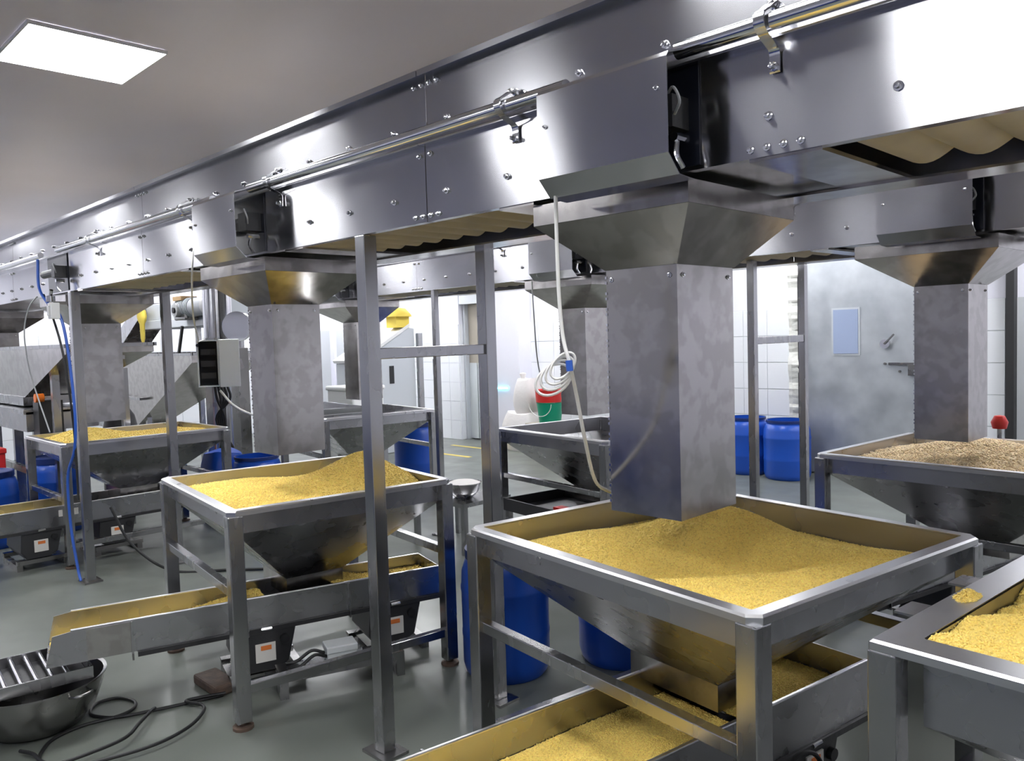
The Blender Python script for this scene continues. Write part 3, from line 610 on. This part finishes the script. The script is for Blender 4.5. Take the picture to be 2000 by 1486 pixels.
cable('air_hose', 'blue hose running down the far left conveyor post', [(-6.45, 1.69, 2.3), (-6.42, 1.68, 2.1), (-6.30, 1.70, 1.98), (-6.18, 1.74, 1.88), (-6.12, 1.76, 1.6), (-6.08, 1.765, 1.2), (-6.14, 1.765, .95), (-6.27, 1.75, .75), (-6.27, 1.75, .4), (-6.2, 1.76, .1), (-6.15, 1.76, .02)], .010, 'blue_cable')
cable('hanging_wire', 'black wire strung along the far left conveyor post', [(-6.4, 1.70, 2.05), (-6.3, 1.72, 1.9), (-6.2, 1.75, 1.6), (-6.14, 1.77, 1.1), (-6.13, 1.77, .6)], .008, 'black_rubber')
cable('hanging_wire', 'thin grey wire drooping in front of the far left tank', [(-6.95, 1.80, 2.07), (-6.95, 1.74, 1.98), (-6.95, 1.70, 1.8), (-6.9, 1.7, 1.55), (-6.82, 1.72, 1.35), (-6.6, 1.74, 1.05)], .005, 'wire_grey')
cable('hanging_wire', 'thin grey wire hanging from the far conveyor to the coil', [(-3.86, 4.06, 2.03), (-3.85, 4.06, 1.8), (-3.82, 4.05, 1.5), (-3.75, 4.03, 1.28)], .005, 'wire_grey')
cable('floor_cable', 'black cable sagging below the far left hopper', [(-6.2, 2.0, .5), (-6.1, 2.1, .22), (-5.9, 2.3, .02), (-5.6, 2.6, .012), (-5.2, 3.0, .012)], .01, 'black_rubber')
# valve block at the open actuator station
vb = thing('valve_block', 'small white air valve block under the far left actuator', 'valve', (-6.18, 1.70, 1.93), 0)
MB().box(-.035, .035, -.03, .03, -.06, .05).box(-.02, .02, -.04, -.03, -.04, .03).build('body', 'white_paint', vb, bevel=.006)
MB().tube([(-.06, 0, .06), (-.06, 0, .1)], .03, 10).tube([(-.06, 0, .1), (-.03, 0, .14)], .012, 8).build('regulator', 'steel_polished', vb, smooth=True)
MB().box(-.01, .01, .0, .085, .04, .06).build('bracket', 'steel_old', vb)

# ------------------------------------------------------------------ things by the back wall
sk = thing('grain_sack', 'white woven sack standing by the back wall beside the bucket', 'sack', (-8.18, 8.35, 0))
def sack(mb, cx, cy, cz, sx, sy, sz, seed):
    r_ = []
    for i in range(9):
        t = i / 8; k = math.sin(math.pi * (.10 + .74 * t)) ** .28 * (1 - .18 * t)
        r_.append([(cx + sx * k * math.copysign(abs(math.cos(a)) ** .6, math.cos(a)) * (1 + .05 * math.sin(3 * a + seed + 4 * t)), cy + sy * k * math.copysign(abs(math.sin(a)) ** .6, math.sin(a)), cz + sz * t + .02 * math.sin(2 * a + seed)) for a in [2 * math.pi * q / 20 for q in range(20)]])
    return mb.loft(r_, True, True)
sack(MB(), 0, 0, 0, .36, .25, .55, 1).build('sack_body', 'sack_white', sk, smooth=True)
sk2 = thing('grain_sack', 'upper white sack leaning with tied ear above another sack', 'sack', (-8.12, 8.4, .53))
sack(MB(), 0, 0, 0, .22, .2, .50, 2).build('sack_body', 'sack_white', sk2, smooth=True)
MB().lathe([(.07, .0), (.03, .05), (.05, .12), (.0, .14)], (-.10, 0, .46), 10).build('tied_ear', 'sack_white', sk2, smooth=True)
bk = thing('bucket', 'green bucket under a red one, wire handle hanging', 'bucket', (-7.52, 8.2, .45))
MB().lathe([(0, 0), (.15, 0), (.185, .28), (.19, .28), (.18, .27), (.145, .01), (0, .01)], n=28).build('green_bucket', 'green_plastic', bk, smooth=True)
MB().lathe([(.19, .29), (.20, .46), (.205, .46), (.195, .45), (.17, .29)], n=28).build('red_bucket', 'red_plastic', bk, smooth=True)
MB().tube([(.19 * math.cos(a), -.20 + .02 * math.cos(a), .27 - .17 * math.sin(a)) for a in [math.pi * k / 12 for k in range(13)]], .005, 6).build('wire_handle', 'white_cable', bk)
tag(MB().box(-7.78, -7.2, 8.0, 8.5, 0, .44).box(-7.8, -7.18, 7.98, 8.52, .41, .449).build('crate', 'beige_panel', bevel=.01), 'low beige crate carrying the red and green buckets', 'crate')
tag(MB().tube([(-9.05, 8.6, .86), (-8.75, 8.6, .87)], .012, 8).build('indicator_light', 'cyan_led'), 'tiny glowing cyan light strip on the wall panel', 'light')
cb = struct('trim_2', MB().box(-9.2, -8.5, 8.62, 8.88, 0, 2.45), 'wall_panel', 'pale smooth wall panel right of the curtain doorway', 'panel')
tb = thing('black_tray', 'black tray with a red strip standing under the empty hopper', 'tray', (-3.90, 4.38, 0), RAD(-9))
MB().box(-.35, .35, -.3, .3, .36, .38).box(-.35, .35, -.3, -.285, .38, .45).box(-.35, .35, .285, .3, .38, .45).box(-.35, -.335, -.3, .3, .38, .45).box(.335, .35, -.3, .3, .38, .45).build('pan', 'motor_black', tb)
for a, b in ((-1, -1), (1, -1), (-1, 1), (1, 1)): MB().box(a * .32 - .02, a * .32 + .02, b * .27 - .02, b * .27 + .02, 0, .36).build('leg', 'steel_old', tb)
MB().box(.12, .32, -.2, -.12, .381, .44).build('red_strip', 'red_plastic', tb)
bw = thing('steel_bowl', 'small steel bowl of white powder behind the middle hopper corner', 'bowl', (-4.75, 4.15, .40))
MB().lathe([(0, 0), (.07, 0), (.12, .05), (.14, .12), (.145, .12), (.135, .11), (0, .11)], n=28).build('bowl', 'steel_frame', bw, smooth=True)
MB().lathe([(.134, .112), (.09, .13), (0, .145)], n=24).build('powder', 'sack_white', bw, smooth=True)
st = thing('work_stand', 'low steel stand carrying the small bowl of white powder', 'stand', (-4.85, 4.2, 0))
MB().box(-.32, .32, -.25, .25, .37, .40).build('top', 'steel_frame', st)
for a in (-1, 1):
    for b in (-1, 1): MB().box(a * .29 - .02, a * .29 + .02, b * .22 - .02, b * .22 + .02, 0, .37).build('leg', 'steel_frame', st)
bb = tag(sack(MB(), -7.25, 3.35, .0, .25, .22, .66, 3).build('plastic_bag', 'blue_plastic', smooth=True), 'blue plastic bag peeking out right of the far left hopper', 'bag')
rk = thing('lever_stand', 'thin lever with round red knob at the right edge behind the peanuts', 'lever', (-1.42, 5.75, 0))
MB().lathe([(0, 0), (.04, 0), (.05, .04), (.03, .08), (0, .085)], (0, 0, .98), 14).build('knob', 'red_plastic', rk, smooth=True)
MB().tube([(0, 0, 0), (0, 0, .985)], .014, 8).lathe([(0, 0), (.08, 0), (.08, .01), (0, .012)], n=12).build('rod', 'steel_old', rk)

# colour sorting machine
sm = thing('sorting_machine', 'pale grey sorting machine with slanted top and black slot', 'machine', (-9.45, 6.9, 0))
MB().prism([(-.40, 0), (.6, 0), (.6, 1.82), (.5, 1.84), (-.40, 1.33)], 'x', -.75, -.15).build('cabinet', 'machine_grey', sm, bevel=.01)
MB().prism([(-.42, 1.34), (.5, 1.85), (.5, 1.90), (-.44, 1.38)], 'x', -.77, -.12).build('slanted_lid', 'white_paint', sm)
MB().box(-.15, -.142, .12, .20, 1.02, 1.28).build('slot', 'dark_void', sm)
MB().box(-.15, -.10, -.40, -.22, .45, 1.3).build('side_panel', 'motor_black', sm)
MB().box(-.14, -.08, .62, .70, .1, 1.75).build('rail', 'steel_frame', sm)
MB().lathe([(.0, .14), (.12, .12), (.2, .03), (.21, 0)], (-.25, .38, 2.0), 20).box(-.37, -.13, .26, .5, 1.84, 2.02).build('signal_cap', 'yellow_cloth', sm, smooth=True)
for y in (.9,): MB().box(-.1, -.06, y, y + .04, 0, 1.35).build('guide_post', 'steel_frame', sm)

# elevator with gear motor, tank, duct, control box
el = thing('inclined_elevator', 'inclined steel elevator with grey gear motor at upper left', 'elevator', (0, 0, 0))
MB().bar((-13.0, 4.42, 1.40), (-11.45, 4.42, 2.20), .34, .16).build('boom', 'steel_frame', el)
for s in (-1, 1): MB().bar((-13.0, 4.42 + s * .185, 1.42), (-11.45, 4.42 + s * .185, 2.22), .03, .22).build('side_rail', 'steel_frame', el)
MB().box(-11.5, -9.3, 4.3, 4.75, 2.02, 2.24).box(-11.5, -9.3, 4.28, 4.77, 1.9, 2.02).build('head_box', 'machine_grey', el, bevel=.01)
gm = MB().box(-10.1, -9.75, 4.12, 4.3, 1.98, 2.22).build('gearbox', 'steel_old', el, bevel=.02)
MB().tube([(-9.92, 4.06, 2.1), (-9.92, 4.12, 2.1)], .085, 20).build('hub', 'wire_grey', gm, smooth=True)
MB().tube([(-9.92, 4.04, 2.1), (-9.92, 4.06, 2.1)], .035, 12).build('bore', 'black_rubber', gm, smooth=True)
mo = MB().tube([(-9.75, 4.2, 2.13), (-9.25, 4.2, 2.13)], .11, 24).build('motor', 'machine_grey', el, smooth=True)
for k in range(8): MB().tube([(-10 + k * .05, 4.2, 2.13), (-9.985 + k * .05, 4.2, 2.13)], .12, 24).build('cooling_fin', 'machine_grey', mo, smooth=True)
MB().tube([(-9.25, 4.2, 2.13), (-9.1, 4.2, 2.13)], .125, 24).build('fan_cowl', 'white_paint', mo, smooth=True)
MB().box(-10.05, -9.8, 4.1, 4.3, 2.22, 2.27).build('cardboard_pad', 'cardboard', el)
MB().bar((-9.8, 4.1, 1.9), (-10, 4.1, 1.45), .03, .03).build('crank_lever', 'black_rubber', el)
for x in (-9.4, -10.6): MB().box(x, x + .06, 4.6, 4.66, 0, 1.9).build('leg', 'steel_frame', el)
tag(MB().lathe([(0, .12), (.09, .08), (.11, 0), (.09, -.06), (.06, -.1), (.05, -.3), (0, -.42)], (-11.35, 4.2, 2.08), 12, 1, .5).build('cloth', 'yellow_cloth', smooth=True), 'yellow cloth draped on the elevator rail', 'cloth')

def tank(label, x0, x1, xb0, xb1, zt, zm, zb, y0, y1, yb1, legx, ledge=None):
    t = thing('feed_tank', label, 'tank', (0, 0, 0))
    R = lambda a, b, c, d, z: [(a, c, z), (b, c, z), (b, d, z), (a, d, z)]
    e = .005
    MB().loft([R(x0, x1, y0, y1, zt), R(x0, x1, y0, y1, zm), R(xb0, xb1, y0 + .03, yb1, zb)]).loft([R(x0 + e, x1 - e, y0 + e, y1 - e, zt), R(x0 + e, x1 - e, y0 + e, y1 - e, zm), R(xb0 + e, xb1 - e, y0 + .03 + e, yb1 - e, zb)]).build('shell', 'steel_sheet', t)
    MB().box(x0 - .02, x1 + .02, y0 - .02, y0 + .01, zt - .03, zt).box(x0 - .02, x1 + .02, y1 - .01, y1 + .02, zt - .03, zt).box(x0 - .02, x0 + .01, y0, y1, zt - .03, zt).box(x1 - .01, x1 + .02, y0, y1, zt - .03, zt).build('rim', 'steel_frame', t)
    for x in legx:
        for y in (y0 + .09, y1 - .03): MB().box(x - .03, x + .03, y - .03, y + .03, 0, zm - .15).build('leg', 'steel_frame', t)
    if ledge: MB().box(*ledge).build('ledge', 'steel_frame', t)
    MB().box(xb0 - .02, xb1 + .02, y0 + .01, yb1 + .02, zb - .08, zb).build('outlet', 'steel_frame', t)
    return t
tank('large steel feed tank with sloped side below the inclined elevator', -12.8, -9.35, -12.7, -11.25, 1.575, 1.46, .60, 4.0, 4.95, 4.4, (-12.7, -11.0), (-12.5, -10.85, 3.93, 4.02, .97, 1.0))
tank('large steel tank with sloped side at the far left edge', -10.6, -7.2, -10.5, -8.62, 1.70, 1.62, 1.22, 2.05, 2.75, 2.5, (-10.4, -7.88))
mc = thing('receiving_machine', 'steel receiving trough with orange switch below the far left tank', 'machine', (-8.55, 2.35, .17))
MB().box(-2.0, .3, -.36, .25, .75, .93).box(-2.0, .3, -.38, .27, .91, .95).build('trough', 'steel_trough', mc)
for x in (-1.4, -.55):
    for yy in (-.28, .1): MB().box(x, x + .06, yy, yy + .08, -.17, .75).build('leg', 'steel_frame', mc)
MB().box(.30, .47, -.3, -.1, .7, 1.03).build('switch_housing', 'motor_black', mc)
MB().tube([(.45, -.25, 1.06), (.45, -.32, 1.06)], .04, 12).build('switch', 'orange_plastic', mc, smooth=True)
MB().box(-2.0, .25, -.34, -.3, .35, .41).build('lower_rail', 'steel_frame', mc)
dk = thing('blower_unit', 'dark humped blower unit behind the far left hopper', 'blower', (-9.3, 3.15, 0))
MB().lathe([(0, 1.02), (.12, 1.01), (.2, .92), (.25, .75), (.27, .0)], n=20, sy=.7).build('casing', 'motor_black', dk, smooth=True)
MB().tube([(-.5, 0, .98), (-.2, 0, .86)], .03, 8).build('spout', 'white_paint', dk)
dc = thing('round_duct', 'vertical round metal duct rising behind the control box', 'duct', (-8.72, 4.05, 0))
MB().tube([(0, 0, 0), (0, 0, ZC)], .155, 28).build('pipe', 'steel_panel', dc, smooth=True)
for z in (1.0, 1.72, 2.4): MB().lathe([(.155, z - .02), (.17, z - .02), (.17, z + .02), (.155, z + .02)], n=28).build('joint_ring', 'steel_frame', dc, smooth=True)
MB().tube(spline([(.2, -.02, 2.9), (.24, -.05, 2.3), (.22, -.05, 1.9), (.25, -.05, 1.5)], 6), .03, 8).build('side_hose', 'motor_black', dc, smooth=True)
eb = thing('control_box', 'grey white electrical control box with open door on a stand', 'electrical box', (-7.82, 3.62, 0), RAD(65))
b_ = MB().box(-.20, .0, .0, .22, 1.24, 1.25).box(-.20, .0, .0, .22, 1.70, 1.71).box(-.20, -.188, 0, .22, 1.25, 1.70).box(-.012, .0, 0, .22, 1.25, 1.70).box(-.20, 0, .21, .22, 1.25, 1.70)
b_.build('housing', 'cabinet_white', eb)
MB().box(-.186, -.014, .19, .205, 1.255, 1.695).build('back_plate', 'dark_void', eb)
MB().box(.004, .20, -.05, -.005, 1.235, 1.715).build('door', 'cabinet_white', eb, bevel=.006)
for k in range(3): MB().box(-.17, -.03, .10, .19, 1.32 + .12 * k, 1.38 + .12 * k).build('terminal_block', 'motor_black', eb)
MB().tube([(-.194, -.001, 1.66), (-.194, -.02, 1.66)], .016, 8).build('lock', 'black_rubber', eb)
MB().box(-.14, -.08, .22, .27, 0, 1.7).box(-.3, .1, .1, .4, 0, .02).build('stand', 'steel_frame', eb)
for k in range(5): MB().tube(spline([(-.05 + .03 * k, .1, 1.24), (-.03 + .03 * k, .1, 1.1), (.03 - .02 * k, .12, .9), (-.02 + .03 * k, .12, .6)], 6), .014, 6).build('cable_bundle', 'black_rubber', eb, smooth=True)
MB().tube(spline([(.0, -.02, 1.2), (.12, -.1, 1.05), (.3, -.2, .95), (.5, -.25, .92)], 6), .012, 6).build('white_lead', 'white_cable', eb, smooth=True)
gp = thing('instrument_stand', 'dark steel stand with round gauge right of the control box', 'stand', (-8.15, 4.0, 0))
MB().box(-.09, .09, -.06, .06, 0, 1.62).build('column', 'steel_old', gp)
MB().lathe([(0, -.03), (.16, -.03), (.16, .03), (0, .03)], n=28).build('gauge', 'steel_polished', gp, smooth=True)
gp.children[-1].location = (0, 0, 1.85); gp.children[-1].rotation_euler = (math.pi / 2, 0, RAD(40))
MB().box(-.02, .02, -.02, .02, 1.62, 1.85).build('neck', 'steel_frame', gp)
# tray lying on the tray-topped hopper
tr = thing('tray', 'pale steel tray lying on the hopper behind the near post', 'tray', (-7.0, 4.45, .952), RAD(-9))
MB().box(-.5, .45, -.52, .1, 0, .012).box(-.5, .45, -.52, -.50, 0, .07).box(-.5, .45, .08, .1, 0, .07).box(-.5, -.48, -.52, .1, 0, .07).box(.43, .45, -.52, .1, 0, .07).build('pan', 'steel_polished', tr)
wd = tag(MB().box(-9.5, -8.9, 5.9, 6.4, .0, 1.05).box(-9.52, -8.88, 5.88, 6.42, 1.0, 1.06).build('bin', 'white_paint', bevel=.02), 'white plastic bin seen right of the middle chute', 'bin')

rc = tag(MB().box(-9.15, -8.7, 1.62, 1.90, 0, .5).box(-9.18, -8.67, 1.59, 1.93, .46, .52).box(-9.16, -8.69, 1.60, 1.92, .70, .75).box(-9.15, -9.10, 1.61, 1.91, .5, .72).box(-8.75, -8.70, 1.61, 1.91, .5, .72).build('crate', 'red_plastic', bevel=.01), 'red plastic crate at the far left edge beside the blue drums', 'crate')
